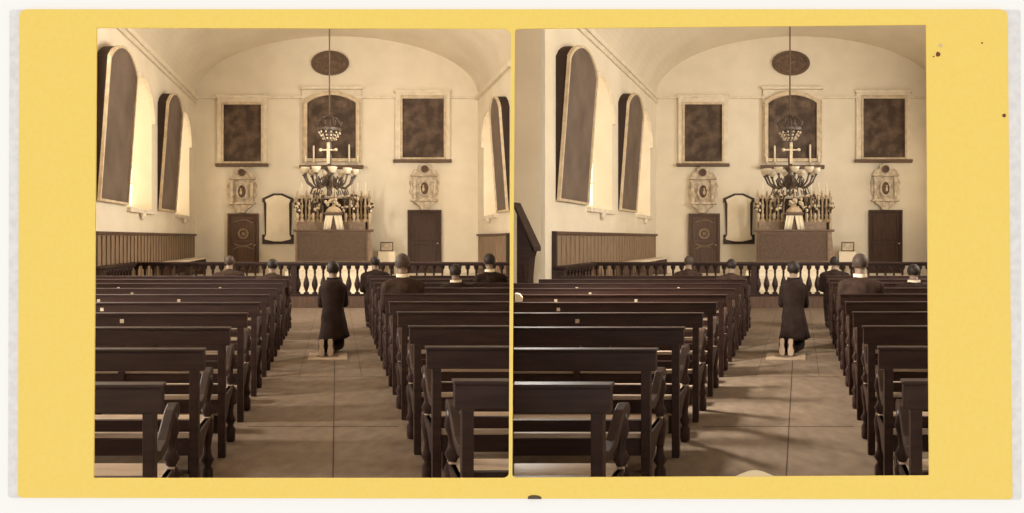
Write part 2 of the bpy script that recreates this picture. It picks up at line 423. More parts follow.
# party wall
mb = MB(); yb = 18.3
mb.add([(PL*Y0,Y0,-0.1),(PR*Y0,Y0,-0.1),(PR*yb,yb,-0.1),(PL*yb,yb,-0.1),(PL*Y0,Y0,9.0),(PR*Y0,Y0,9.0),(PR*yb,yb,9.0),(PL*yb,yb,9.0)],
       [(0,3,2,1),(4,5,6,7),(0,1,5,4),(1,2,6,5),(2,3,7,6),(3,0,4,7)])
struct(mb.build('wall_middle', M['party']), 'thin party wall between the two chapel views')

# glowing panes added on the party wall as invented sources, one per chapel
def added_party_pane(n, sl, sgn, ya, yb_, z0, z1, label):
    def slab(mb, y0, y1, za, zc, d0, d1):
        p = lambda y, d, z: (sl*y+sgn*d, y, z)
        mb.hexa([p(y0,d0,za),p(y0,d1,za),p(y1,d1,za),p(y1,d0,za),p(y0,d0,zc),p(y0,d1,zc),p(y1,d1,zc),p(y1,d0,zc)])
    mb = MB(); slab(mb, ya, yb_, z0, z1, 0.001, 0.004); w = struct(mb.build('window_%d' % n, M['glow']), label)
    mb = MB(); t = 0.07
    slab(mb, ya-t, ya, z0-t, z1+t, 0.001, 0.012); slab(mb, yb_, yb_+t, z0-t, z1+t, 0.001, 0.012)
    slab(mb, ya, yb_, z0-t, z0, 0.001, 0.012); slab(mb, ya, yb_, z1, z1+t, 0.001, 0.012)
    ym = (ya+yb_)/2; slab(mb, ym-0.02, ym+0.02, z0, z1, 0.003, 0.008)
    for q in (0.33, 0.66): slab(mb, ya, yb_, z0+(z1-z0)*q-0.015, z0+(z1-z0)*q+0.015, 0.003, 0.007)
    mb.build('window_frame', M['mould'], w)
added_party_pane(40, PL, -1, 13.8, 15.8, 2.7, 5.7, 'window in the party wall lighting the left chapel')
added_party_pane(41, PR, 1, 6.4, 7.6, 2.4, 3.6, 'small window in the party wall lighting the right chapel')

# ------------------------------------------------------------------ pews
TURN = [(0.034,0.0),(0.040,0.02),(0.040,0.10),(0.024,0.13),(0.046,0.17),(0.028,0.21),(0.024,0.25),(0.038,0.34),(0.046,0.42),(0.024,0.46),
        (0.044,0.50),(0.024,0.54),(0.022,0.58),(0.044,0.65),(0.036,0.70),(0.028,0.735)]
def make_pew(rm, s, x0, y0, full, label, group, plates=()):
    """s: -1 runs left from the aisle, +1 runs right; stops at the party wall where that stands in the way"""
    a, b = part_x(rm)
    root = thing('pew', label, 'pew', rm.at(x0, y0, 0), group)
    if rm is R and s < 0 and 10.0 < y0 < 12.3: full = min(full, 3.36)
    sloped = (rm is L and s > 0) or (rm is R and s < 0)
    def tend(ly):
        t = full
        if sloped: t = min(full, s*(a*(y0+ly)+b-x0)-0.004)
        return t
    def bar(mb, t0, t1, y_0, y_1, z0, z1):
        e0 = tend(y_0) if t1 is None else min(t1, tend(y_0)); e1 = tend(y_1) if t1 is None else min(t1, tend(y_1))
        if e0 <= t0+0.01: return
        mb.hexa([(s*t0,y_0,z0),(s*e0,y_0,z0),(s*e1,y_1,z0),(s*t0,y_1,z0),(s*t0,y_0,z1),(s*e0,y_0,z1),(s*e1,y_1,z1),(s*t0,y_1,z1)])
    mb = MB(rm.k); bar(mb, 0, None, -0.030, 0.022, 0.845, 0.962); bar(mb, -0.006, None, -0.040, 0.032, 0.962, 0.98)
    br = mb.build('back_rail', M['wood'], root, bevel=0.005)
    mb = MB(rm.k); bar(mb, 0.09, None, -0.012, 0.016, 0.475, 0.545); mb.build('back_slat', M['wood'], root)
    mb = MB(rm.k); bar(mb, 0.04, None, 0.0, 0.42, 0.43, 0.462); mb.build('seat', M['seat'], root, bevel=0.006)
    mb = MB(rm.k); bar(mb, 0.06, None, 0.36, 0.385, 0.33, 0.43); mb.build('seat_rail', M['wood'], root); mb = MB(rm.k); bar(mb, 0.06, None, -0.01, 0.02, 0.33, 0.43); mb.build('seat_rail', M['wood'], root)
    L_ = tend(-0.05)
    posts = [0.035]; t = 1.1
    while t < L_-0.3: posts.append(t); t += 0.95
    for t in posts:
        if t+0.055 > L_: continue
        mb = MB(rm.k); mb.box(s*t, s*(t+0.055), -0.028, 0.028, 0, 0.846); mb.build('back_post', M['wood'], root, bevel=0.004)
    for i, t in enumerate(posts):
        if t+0.06 > L_: continue
        mb = MB(rm.k)
        if i == 0: mb.lathe(TURN, s*(t+0.028), 0.385, 0, 10)
        else: mb.lathe([q for q in TURN if q[1] < 0.44], s*(t+0.028), 0.365, 0, 8)
        mb.build('front_leg', M['wood'], root)
    # S-shaped arm with a scrolled end
    if 0.09 < L_:
        top = [(0.02,0.66),(0.10,0.635),(0.19,0.655),(0.27,0.715),(0.34,0.765),(0.40,0.785),(0.445,0.775),(0.468,0.745),(0.462,0.712),(0.435,0.695),(0.405,0.705)]
        bot = [(0.385,0.735),(0.345,0.725),(0.29,0.67),(0.22,0.61),(0.12,0.585),(0.02,0.60)]
        mb = MB(rm.k); mb.prism(top+bot, s*0.036, s*0.088, 'x'); mb.build('arm', M['wood_arm'], root, bevel=0.006)
        br_ = [(0.02,0.30),(0.09,0.31),(0.20,0.39),(0.33,0.43),(0.33,0.462),(0.02,0.462)]
        mb = MB(rm.k); mb.prism(br_, s*0.034, s*0.07, 'x'); mb.build('seat_bracket', M['wood_arm'], root)
    # kneeler standing off the back of the pew
    if y0 > 3.5:
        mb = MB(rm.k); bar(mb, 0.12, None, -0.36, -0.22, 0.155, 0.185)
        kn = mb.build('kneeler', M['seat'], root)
        for t in (0.2, 1.4, 2.6, 3.7):
            if t+0.04 < L_:
                mb = MB(rm.k); mb.box(s*t, s*(t+0.04), -0.34, -0.24, 0, 0.156); mb.build('kneeler_foot', M['wood'], kn)
    for t in plates:
        if t+0.05 < L_:
            mb = MB(rm.k); mb.box(s*t, s*(t+0.034), -0.0345, -0.0285, 0.89, 0.925); mb.build('number_plate', M['marble'], br)
    return root
ROWS = [2.96 + 0.93*i for i in range(10)]
PLATES = {(-1,3): (1.10,), (-1,4): (1.62,), (-1,5): (1.05, 2.0), (-1,6): (1.9,), (-1,7): (0.9, 2.4), (-1,2): (), (1,4): (1.3,), (1,6): (2.1,)}
for rm in (L, R):
    for s, x0, full, sd in ((-1, -0.80, 3.95, 'left'), (1, 0.555, 4.18, 'right')):
        for i, y in enumerate(ROWS):
            if s == 1: y += 0.07
            lab = 'dark wooden pew %s of the aisle, %s from the viewer, %s print' % (sd, ORD[i], rm.word) if i < 9 else \
                  'dark wooden pew %s of the aisle, farthest, nearest the altar rail, %s print' % (sd, rm.word)
            make_pew(rm, s, x0, y, full, lab, 'pews %s of the aisle in the %s print' % (sd, rm.word), PLATES.get((s, i), ()))

# ------------------------------------------------------------------ altar rail
BAL = [(0.062,0),(0.062,0.045),(0.030,0.06),(0.034,0.10),(0.066,0.19),(0.072,0.25),(0.052,0.34),(0.026,0.43),(0.022,0.48),(0.030,0.53),(0.024,0.57),(0.058,0.63),(0.058,0.69)]
def rail(rm):
    a, b = part_x(rm)
    root = thing('altar_rail', 'dark altar rail on turned balusters across the chapel, %s print' % rm.word, 'railing', rm.at(0, 15.3, 0.26))
    xl, xr = -4.9, 4.9
    if rm is L: xr = a*15.2+b-0.03
    def e(mb, y0, y1, z0, z1): mb.box(xl, xr, y0, y1, z0, z1)
    mb = MB(rm.k); e(mb, -0.11, 0.11, 0.0, 0.05); mb.build('base_rail', M['wood'], root)
    mb = MB(rm.k); e(mb, -0.13, 0.13, 0.765, 0.815); e(mb, -0.10, 0.10, 0.73, 0.765); mb.build('top_rail', M['wood'], root, bevel=0.008)
    proto = None; x = xl+0.12
    while x < xr-0.06:
        if proto is None:
            proto = MB(); proto.lathe(BAL, 0, 0, 0, 10); proto = proto.build('baluster', M['wood'], root); o = proto
        else:
            o = proto.copy(); C.objects.link(o); o.parent = root
        o.location = (x, 0, 0.045); x += 0.203
    for x in (-1.02, 1.02-0.1):
        mb = MB(rm.k); mb.box(x-0.07, x+0.07, -0.08, 0.08, 0.04, 0.735); mb.build('rail_post', M['wood'], root)
rail(L); rail(R)
def rail_return(rm):
    root = thing('side_rail', 'short dark balustrade along the left wall, running up to the altar rail, %s print' % rm.word, 'railing', rm.at(-4.80, 13.0, 0))
    n = 2.02
    mb = MB(rm.k); mb.box(-0.11, 0.11, 0, n, 0.0, 0.31); mb.build('base_rail', M['wood'], root)
    mb = MB(rm.k); mb.box(-0.13, 0.13, -0.04, n, 1.025, 1.075); mb.box(-0.10, 0.10, 0, n, 0.985, 1.025); mb.build('top_rail', M['wood'], root, bevel=0.008)
    mb = MB(rm.k); mb.box(-0.08, 0.08, 0.0, 0.13, 0.31, 0.985); mb.build('rail_post', M['wood'], root)
    proto = None
    for i in range(9):
        y = 0.28+0.203*i
        if proto is None: proto = MB(); proto.lathe([(r, z*0.985) for r, z in BAL], 0, 0, 0, 10); proto = proto.build('baluster', M['wood'], root); o = proto
        else: o = proto.copy(); C.objects.link(o); o.parent = root
        o.location = (rm.k*y, y, 0.308)
rail_return(L); rail_return(R)

# ------------------------------------------------------------------ end wall: pictures, altarpiece, monuments, doors, tablet, oculus
def rect_frame(mb, x0, x1, z0, z1, w, y0, y1):
    mb.ring([(x0,z0),(x1,z0),(x1,z1),(x0,z1)], [(x0+w,z0+w),(x1-w,z0+w),(x1-w,z1-w),(x0+w,z1-w)], y0, y1)
def picture(rm, uo, vo, uc, vc, label):
    (x0, z1), (x1, z0) = end_pt(uo[0], vo[0]), end_pt(uo[1], vo[1])
    (c0, d1), (c1, d0) = end_pt(uc[0], vc[0]), end_pt(uc[1], vc[1])
    xm, zm = (x0+x1)/2, z0
    root = thing('framed_painting', label, 'painting', rm.at(xm, D, zm), 'framed paintings on the end wall of the %s print' % rm.word)
    o_ = lambda x: x-xm
    q = lambda z: z-zm
    mb = MB(rm.k); mb.ring([(o_(x0),q(z0)),(o_(x1),q(z0)),(o_(x1),q(z1)),(o_(x0),q(z1))],
        [(o_(c0)-0.06,q(d0)-0.06),(o_(c1)+0.06,q(d0)-0.06),(o_(c1)+0.06,q(d1)+0.06),(o_(c0)-0.06,q(d1)+0.06)], -0.12, -0.002)
    mb.build('plaster_surround', M['mould'], root)
    mb = MB(rm.k); rect_frame(mb, o_(c0)-0.07, o_(c1)+0.07, q(d0)-0.07, q(d1)+0.07, 0.075, -0.16, -0.03); mb.build('picture_frame', M['gilt'], root, bevel=0.02)
    mb = MB(rm.k); mb.box(o_(c0), o_(c1), -0.06, -0.03, q(d0), q(d1)); cv = mb.build('canvas', M['canvas'], root)
    mb = MB(rm.k); mb.box(o_(x0)-0.06, o_(x1)+0.06, -0.24, -0.002, -0.10, 0.0); mb.build('ledge', M['ledge'], root, bevel=0.015)
    mb = MB(rm.k); mb.box(o_(x0)-0.04, o_(x1)+0.04, -0.16, -0.002, q(z1), q(z1)+0.09); mb.build('top_moulding', M['mould'], root, bevel=0.015)
def seg_top(x0, x1, z, rise, n=14):
    return [(x0+(x1-x0)*i/n, z+rise*(math.sin(PI*i/n)**0.8)) for i in range(n+1)]
def altarpiece(rm):
    (x0, z1), (x1, z0) = end_pt(302, 90), end_pt(361, 166)
    (c0, d1), (c1, d0) = end_pt(307.5, 104), end_pt(355.5, 159)
    xm = (x0+x1)/2
    root = thing('altarpiece', 'central arched painting in a pale moulded frame behind the chandelier, %s print' % rm.word, 'painting', rm.at(xm, D, z0))
    o_ = lambda x: x-xm
    q = lambda z: z-z0
    mb = MB(rm.k); mb.box(o_(x0), o_(x1), -0.09, -0.002, 0, q(z1)); mb.build('plaster_surround', M['mould'], root, bevel=0.02)
    outer = [(o_(c0)-0.13, q(d0)-0.12), (o_(c1)+0.13, q(d0)-0.12)] + seg_top(o_(c0)-0.13, o_(c1)+0.13, q(d1)+0.06, 0.36)[::-1]
    inner = [(o_(c0), q(d0)), (o_(c1), q(d0))] + seg_top(o_(c0), o_(c1), q(d1), 0.28)[::-1]
    mb = MB(rm.k); mb.ring(outer, inner, -0.22, -0.085); mb.build('picture_frame', M['gilt'], root, bevel=0.015)
    mb = MB(rm.k); mb.prism([(x*0.999, z) for x, z in inner], -0.13, -0.10); mb.build('canvas', M['canvas'], root)
    for sx in (-1, 1):
        mb = MB(rm.k); xx = sx*(o_(x1)-0.07); mb.box(xx-0.055, xx+0.055, -0.16, -0.08, 0.1, q(z1)-0.5); mb.box(xx-0.075, xx+0.075, -0.18, -0.08, q(z1)-0.5, q(z1)-0.38)
        mb.build('pilaster', M['marble'], root, bevel=0.01)
    mb = MB(rm.k); mb.box(o_(x0)-0.08, o_(x1)+0.08, -0.34, -0.002, -0.11, 0.0); mb.build('ledge', M['ledge'], root, bevel=0.015)
    mb = MB(rm.k); mb.box(o_(x0)-0.04, o_(x1)+0.04, -0.17, -0.002, q(z1), q(z1)+0.10); mb.build('top_moulding', M['mould'], root, bevel=0.015)
    # tall candles along its ledge
    names = ['leftmost', 'second from the left', 'second from the right', 'rightmost']
    for nm, u, v in zip(names, (306.0, 314.0, 349.0, 357.5), (157, 147, 146, 157)):
        x, zt = end_pt(u, v)
        c = thing('altar_candle', 'tall white candle on the altarpiece ledge, %s, %s print' % (nm, rm.word), 'candle', rm.at(x, D-0.27, z0), 'candles on the altarpiece ledge of the %s print' % rm.word)
        mb = MB(); mb.lathe([(0.055,0),(0.05,0.02),(0.02,0.035),(0.03,0.07),(0.045,0.085)], n=10); mb.build('candle_holder', M['brass'], c)
        mb = MB(); mb.lathe([(0.032,0.08),(0.031,zt-z0-0.02),(0.022,zt-z0),(0.004,zt-z0+0.03)], n=10); mb.build('candle', M['wax'], c)
def monument(rm, uc, vt, vb, label):
    x, zt = end_pt(uc, vt); _, zb = end_pt(uc, vb)
    H = zt-zb; Wd = 0.86
    root = thing('wall_monument', label, 'monument', rm.at(x, D, zb), 'marble wall monuments of the %s print' % rm.word)
    f = lambda t: t*H
    mb = MB(rm.k); mb.prism([(-0.12,0),(0.12,0),(0.20,f(.08)),(0.36,f(.15)),(0.36,f(.18)),(-0.36,f(.18)),(-0.36,f(.15)),(-0.20,f(.08))], -0.20, -0.002); mb.build('corbel', M['marble'], root, bevel=0.015)
    mb = MB(rm.k); mb.box(-0.47, 0.47, -0.26, -0.002, f(.18), f(.225)); mb.build('shelf', M['marble'], root, bevel=0.012)
    mb = MB(rm.k); mb.box(-0.40, 0.40, -0.10, -0.002, f(.225), f(.74)); mb.build('back_slab', M['marble'], root)
    for sx in (-1, 1):
        mb = MB(rm.k); mb.box(sx*0.35-0.05, sx*0.35+0.05, -0.19, -0.10, f(.225), f(.66)); mb.box(sx*0.35-0.07, sx*0.35+0.07, -0.21, -0.1, f(.66), f(.71)); mb.build('pilaster', M['marble'], root, bevel=0.01)
        mb = MB(rm.k); pts = [(sx*0.45,f(.32)),(sx*0.52,f(.40)),(sx*0.47,f(.50)),(sx*0.53,f(.58)),(sx*0.46,f(.68)),(sx*0.40,f(.68)),(sx*0.40,f(.32))]
        mb.prism(pts, -0.09, -0.02); mb.build('side_scroll', M['marble'], root, bevel=0.012)
    n = 20
    ell = lambda rx, rz, cz: [(rx*math.cos(2*PI*i/n), cz+rz*math.sin(2*PI*i/n)) for i in range(n)]
    mb = MB(rm.k); mb.ring(ell(.20,.30,f(.46)), ell(.135,.22,f(.46)), -0.17, -0.09); mb.build('niche_frame', M['marble'], root, bevel=0.01)
    mb = MB(rm.k); mb.prism(ell(.137,.222,f(.46)), -0.112, -0.09); nch = mb.build('niche', M['ledge'], root)
    mb = MB(); mb.ball((0, -0.12, f(.44)), (0.05,0.03,0.08)); mb.ball((0, -0.12, f(.51)), (0.035,0.03,0.045)); mb.build('niche_bust', M['gilt'], nch)
    mb = MB(rm.k); mb.box(-0.47, 0.47, -0.24, -0.002, f(.72), f(.765)); mb.build('cornice', M['marble'], root, bevel=0.012)
    ped = [(-0.44,f(.765)),(0.44,f(.765)),(0.36,f(.86)),(0.22,f(.88)),(0.20,f(.95)),(0.08,f(1.0)),(-0.08,f(1.0)),(-0.20,f(.95)),(-0.22,f(.88)),(-0.36,f(.86))]
    mb = MB(rm.k); mb.prism(ped, -0.16, -0.002); pd = mb.build('pediment', M['marble'], root, bevel=0.015)
    mb = MB(rm.k); mb.ring(ell(.13,.13,f(.87)), ell(.08,.08,f(.87)), -0.21, -0.15); mb.prism(ell(.08,.08,f(.87)), -0.165, -0.155); mb.build('roundel', M['ledge'], pd)
def door(rm, n, u0, u1, vt, m, fancy, label):
    x0, zt = end_pt(u0, vt); x1, _ = end_pt(u1, vt); xm = (x0+x1)/2; w = (x1-x0)/2; zb = 0.42; H = zt-zb
    mb = MB(rm.k); mb.box(-w+0.07, w-0.07, -0.08, -0.002, 0, H-0.07); d = mb.build('door_%d' % n, M[m], None, rm.at(xm, D, zb)); struct(d, label)
    mb = MB(rm.k); mb.box(-w, -w+0.075, -0.13, -0.002, 0, H); mb.box(w-0.075, w, -0.13, -0.002, 0, H); mb.box(-w+0.075, w-0.075, -0.13, -0.002, H-0.075, H); mb.build('door_frame', M[m], d, bevel=0.01)
    def panel(z0, z1, nm):
        mb = MB(rm.k); rect_frame(mb, -w+0.15, w-0.15, z0, z1, 0.05, -0.105, -0.078); mb.build(nm, M['ledge' if fancy else m], d, bevel=0.006)
    panel(H*0.52, H-0.16, 'door_panel'); panel(0.12, H*0.47, 'door_panel')
    if fancy:
        nn = 24; ell = lambda r, cz: [(r*math.cos(2*PI*i/nn), cz+r*math.sin(2*PI*i/nn)) for i in range(nn)]
        mb = MB(rm.k); mb.ring(ell(.19,H*.66), ell(.12,H*.66), -0.125, -0.078); mb.ball((0,-0.09,H*.66), (.08,.03,.08)); mb.build('carved_roundel', M['panel'], d)
        for z, q in ((H*.84, 1), (H*.40, 1), (H*.50, -1)):
            pts = seg_top(-w+0.22, w-0.22, z, 0.10*q, 10); mb = MB(rm.k); mb.tube([(x, -0.09, zz) for x, zz in pts], 0.022, 6); mb.build('carved_swag', M['panel'], d)
    mb = MB(); mb.ball((w-0.13+rm.k*-0.1, -0.12, H*0.47), 0.03); mb.build('door_knob', M['brass'], d)
def tablet(rm):
    x0, zt = end_pt(262.5, 193.5); x1, zb = end_pt(293.5, 244); xm = (x0+x1)/2; w = (x1-x0)/2; H = zt-zb
    root = thing('memorial_tablet', 'blank white memorial tablet in a black pointed frame between door and altar, %s print' % rm.word, 'tablet', rm.at(xm, D, zb))
    out = [(-w,0.0),(w,0.0),(w,0.33),(w-0.09,0.33),(w-0.05,H-0.33),(w,H-0.30),(w,H-0.17),(0.16,H),(-0.16,H),(-w,H-0.17),(-w,H-0.30),(-w+0.05,H-0.33),(-w+0.09,0.33),(-w,0.33)]
    mb = MB(rm.k); mb.prism(out, -0.07, -0.002); mb.build('slate_backing', M['black'], root, bevel=0.008)
    inn = [(-w+0.10,0.16),(-0.14,0.09),(0.14,0.09),(w-0.10,0.16),(w-0.08,0.22),(w-0.14,0.33),(w-0.15,H-0.36),(w-0.11,H-0.27),(w-0.10,H-0.22),(0.12,H-0.07),(-0.12,H-0.07),(-w+0.10,H-0.22),(-w+0.11,H-0.27),(-w+0.15,H-0.36),(-w+0.14,0.33),(-w+0.08,0.22)]
    mb = MB(rm.k); mb.prism(inn, -0.11, -0.06); mb.build('marble_face', M['tablet'], root, bevel=0.006)
def oculus(rm):
    x, z = end_pt(330, 63.5); n = 40
    root = thing('oculus', 'dark oval vent high in the lunette above the altarpiece, %s print' % rm.word, 'vent', rm.at(x, D, z))
    ell = lambda a, b: [(a*math.cos(2*PI*i/n), b*math.sin(2*PI*i/n)) for i in range(n)]
    mb = MB(rm.k); mb.ring(ell(.665,.43), ell(.56,.335), -0.10, -0.002); mb.build('vent_rim', M['ledge'], root, bevel=0.02)
    mb = MB(rm.k); mb.prism(ell(.565,.34), -0.05, -0.004); mb.build('vent_grille', M['oculus'], root)
    mb = MB(rm.k); mb.ring(ell(.30,.18), ell(.25,.14), -0.07, -0.045); mb.build('vent_boss', M['ledge'], root)
for rm, n in ((L, 1), (R, 3)):
    picture(rm, (218, 267), (98, 164), (224, 261.5), (105, 162), 'dark framed painting left of the altarpiece, above the carved door, %s print' % rm.word)
    picture(rm, (395, 449), (93, 160), (402, 443.5), (98, 158), 'dark framed painting right of the altarpiece, above the plain door, %s print' % rm.word)
    altarpiece(rm)
    monument(rm, 242.5, 167, 213, 'pale marble wall monument above the carved door, %s print' % rm.word)
    monument(rm, 424.0, 163.5, 210, 'pale marble wall monument above the plain door, %s print' % rm.word)
    door(rm, n, 228, 259, 213.5, 'door', True, 'dark carved door with a roundel, left of the altar, %s print' % rm.word)
    door(rm, n+1, 407.5, 441, 210, 'door_plain', False, 'plain dark door right of the altar, %s print' % rm.word)
    tablet(rm); oculus(rm)

# ------------------------------------------------------------------ side walls: leaning pictures, panelling, bench
def side_picture(rm, side, ya, yb, label):
    zb, zt, lean = 2.42, 5.85, 0.25
    xw = side*HW; w = yb-ya; H = zt-zb; s = -side
    root = thing('leaning_painting', label, 'painting', rm.at(xw, ya, zb), 'tall paintings leaning off the side walls of the %s print' % rm.word)
    n = 12
    def outl(m): return [(m, m), (w-m, m)] + [(w-m-(w-2*m)*i/n, H-m-0.42+0.42*math.sin(PI*i/n)**0.7) for i in range(n+1)]
    def tilt(pts, d0, d1):   # a slab that stands off the wall, leaning out at the top
        v = [(s*(d0+lean*z/H), y, z) for y, z in pts]+[(s*(d1+lean*z/H), y, z) for y, z in pts]
        m = len(pts); return v, [tuple(range(m)), tuple(range(2*m-1, m-1, -1))]+[(i, (i+1) % m, m+(i+1) % m, m+i) for i in range(m)]
    O = outl(0); I = outl(0.055)
    mb = MB(rm.k); mb.add(*tilt(I, 0.045, 0.065)); mb.build('canvas', M['canvas_grey'], root)
    m = len(O); v = []
    for pts in (O, I):
        for d in (0.03, 0.10): v += [(s*(d+lean*z/H), y, z) for y, z in pts]
    fs = []
    for i in range(m):
        j = (i+1) % m
        fs += [(i, j, m+j, m+i), (2*m+i, 2*m+j, 3*m+j, 3*m+i), (i, j, 2*m+j, 2*m+i), (m+i, m+j, 3*m+j, 3*m+i)]
    mb = MB(rm.k); mb.add(v, fs); mb.build('picture_frame', M['gilt'], root)
    # dark wedge added to stand for the shade in the gap behind it
    P = outl(0.02); v = [(s*0.003, y, z) for y, z in P]+[(s*(0.032+lean*z/H), y, z) for y, z in P]; m = len(P)
    mb = MB(rm.k); mb.add(v, [tuple(range(m)), tuple(range(2*m-1, m-1, -1))]+[(i, (i+1) % m, m+(i+1) % m, m+i) for i in range(m)]); mb.build('backing_box', M['shadowbox'], root)
for rm in (L, R):
    side_picture(rm, -1, 13.2, 15.03, 'tall arched painting leaning off the left wall, nearer the viewer, %s print' % rm.word)
    side_picture(rm, -1, 17.75, 19.48, 'tall arched painting leaning off the left wall, nearer the altar, %s print' % rm.word)
side_picture(L, 1, 18.35, 19.55, 'tall arched painting leaning off the right wall, left print')
side_picture(R, 1, 13.2, 15.03, 'tall arched painting leaning off the right wall, nearer the viewer, right print')
side_picture(R, 1, 17.75, 19.48, 'tall arched painting leaning off the right wall, nearer the altar, right print')
def panelling(rm, side, ya, yb, word):
    xw = side*HW; s = -side; Z = 1.76; b = 0.0
    root = thing('wall_panelling', 'boarded wooden panelling along the %s wall by the altar rail, %s print' % (word, rm.word), 'panelling', rm.at(xw, ya, 0.27))
    w = yb-ya; Z -= 0.27
    mb = MB(rm.k); mb.box(s*0.004, s*0.03, 0.03, w-0.03, 0.165, Z-0.03)
    y = 0.12
    while y < w-0.1: mb.box(s*0.03, s*0.055, y, y+0.14, 0.165, Z-0.06); y += 0.27
    mb.build('boards', M['panel'], root)
    mb = MB(rm.k); mb.box(s*0.004, s*0.09, 0, w, Z-0.04, Z+0.03); mb.build('cap_rail', M['door'], root, bevel=0.008)
    mb = MB(rm.k); mb.box(s*0.004, s*0.08, 0, w, 0.155, 0.34); mb.build('skirting', M['door'], root)
    if ya < 15: mb = MB(rm.k); mb.box(s*0.004, s*0.075, 0, 15.05-ya, -0.268, 0.155); mb.build('lower_skirting', M['door'], root)
    mb = MB(rm.k); mb.box(s*0.004, s*0.09, -0.05, 0.03, 0.155, Z+0.03); mb.build('end_post', M['shadowbox'], root)
for rm in (L, R): panelling(rm, -1, 13.05, 22.35, 'left')
panelling(L, 1, 18.4, 22.35, 'right'); panelling(R, 1, 13.05, 22.35, 'right')
def bench(rm):
    root = thing('sanctuary_bench', 'long bench with a pale top along the left wall behind the rail, %s print' % rm.word, 'bench', rm.at(-4.62, 17.2, 0.42))
    mb = MB(rm.k); mb.box(-0.2, 0.22, 0, 4.7, 0.52, 0.575); mb.build('bench_top', M['mould'], root, bevel=0.01)
    for y in (0.15, 2.3, 4.5):
        mb = MB(rm.k); mb.box(-0.17, 0.19, y-0.04, y+0.04, 0, 0.52); mb.build('leg', M['door'], root)
    mb = MB(rm.k); mb.box(-0.02, 0.02, 0.15, 4.5, 0.12, 0.20); mb.build('stretcher', M['door'], root)
bench(L); bench(R)

# ------------------------------------------------------------------ altar
AY = 20.5
def apt(u, v, d=AY): return ((u-336.5)*d/F, EYE+(PV-v)*d/F)
def bouquet(root, h, seed, spread=0.13):
    rnd = random.Random(seed)
    mb = MB(); mb.lathe([(0.05,0),(0.055,0.02),(0.03,0.05),(0.05,0.12),(0.065,0.20),(0.04,0.26),(0.05,0.29)], n=10); mb.build('vase', M['brass'], root)
    lf = MB(); fl = MB()
    for i in range(16):
        a = rnd.uniform(0, 2*PI); r = spread*math.sqrt(rnd.random()); z = rnd.uniform(0.36, h)
        p = (r*math.cos(a), r*math.sin(a), z)
        lf.tube([(0,0,0.26), (p[0]*0.5, p[1]*0.5, 0.3+(z-0.3)*0.6), p], 0.008, 4)
        (fl if i % 3 else lf).ball(p, (rnd.uniform(.03,.055), .04, rnd.uniform(.035,.06)), 7, 5)
    lf.build('stems', M['leaves'], root); fl.build('blossoms', M['petals'], root)
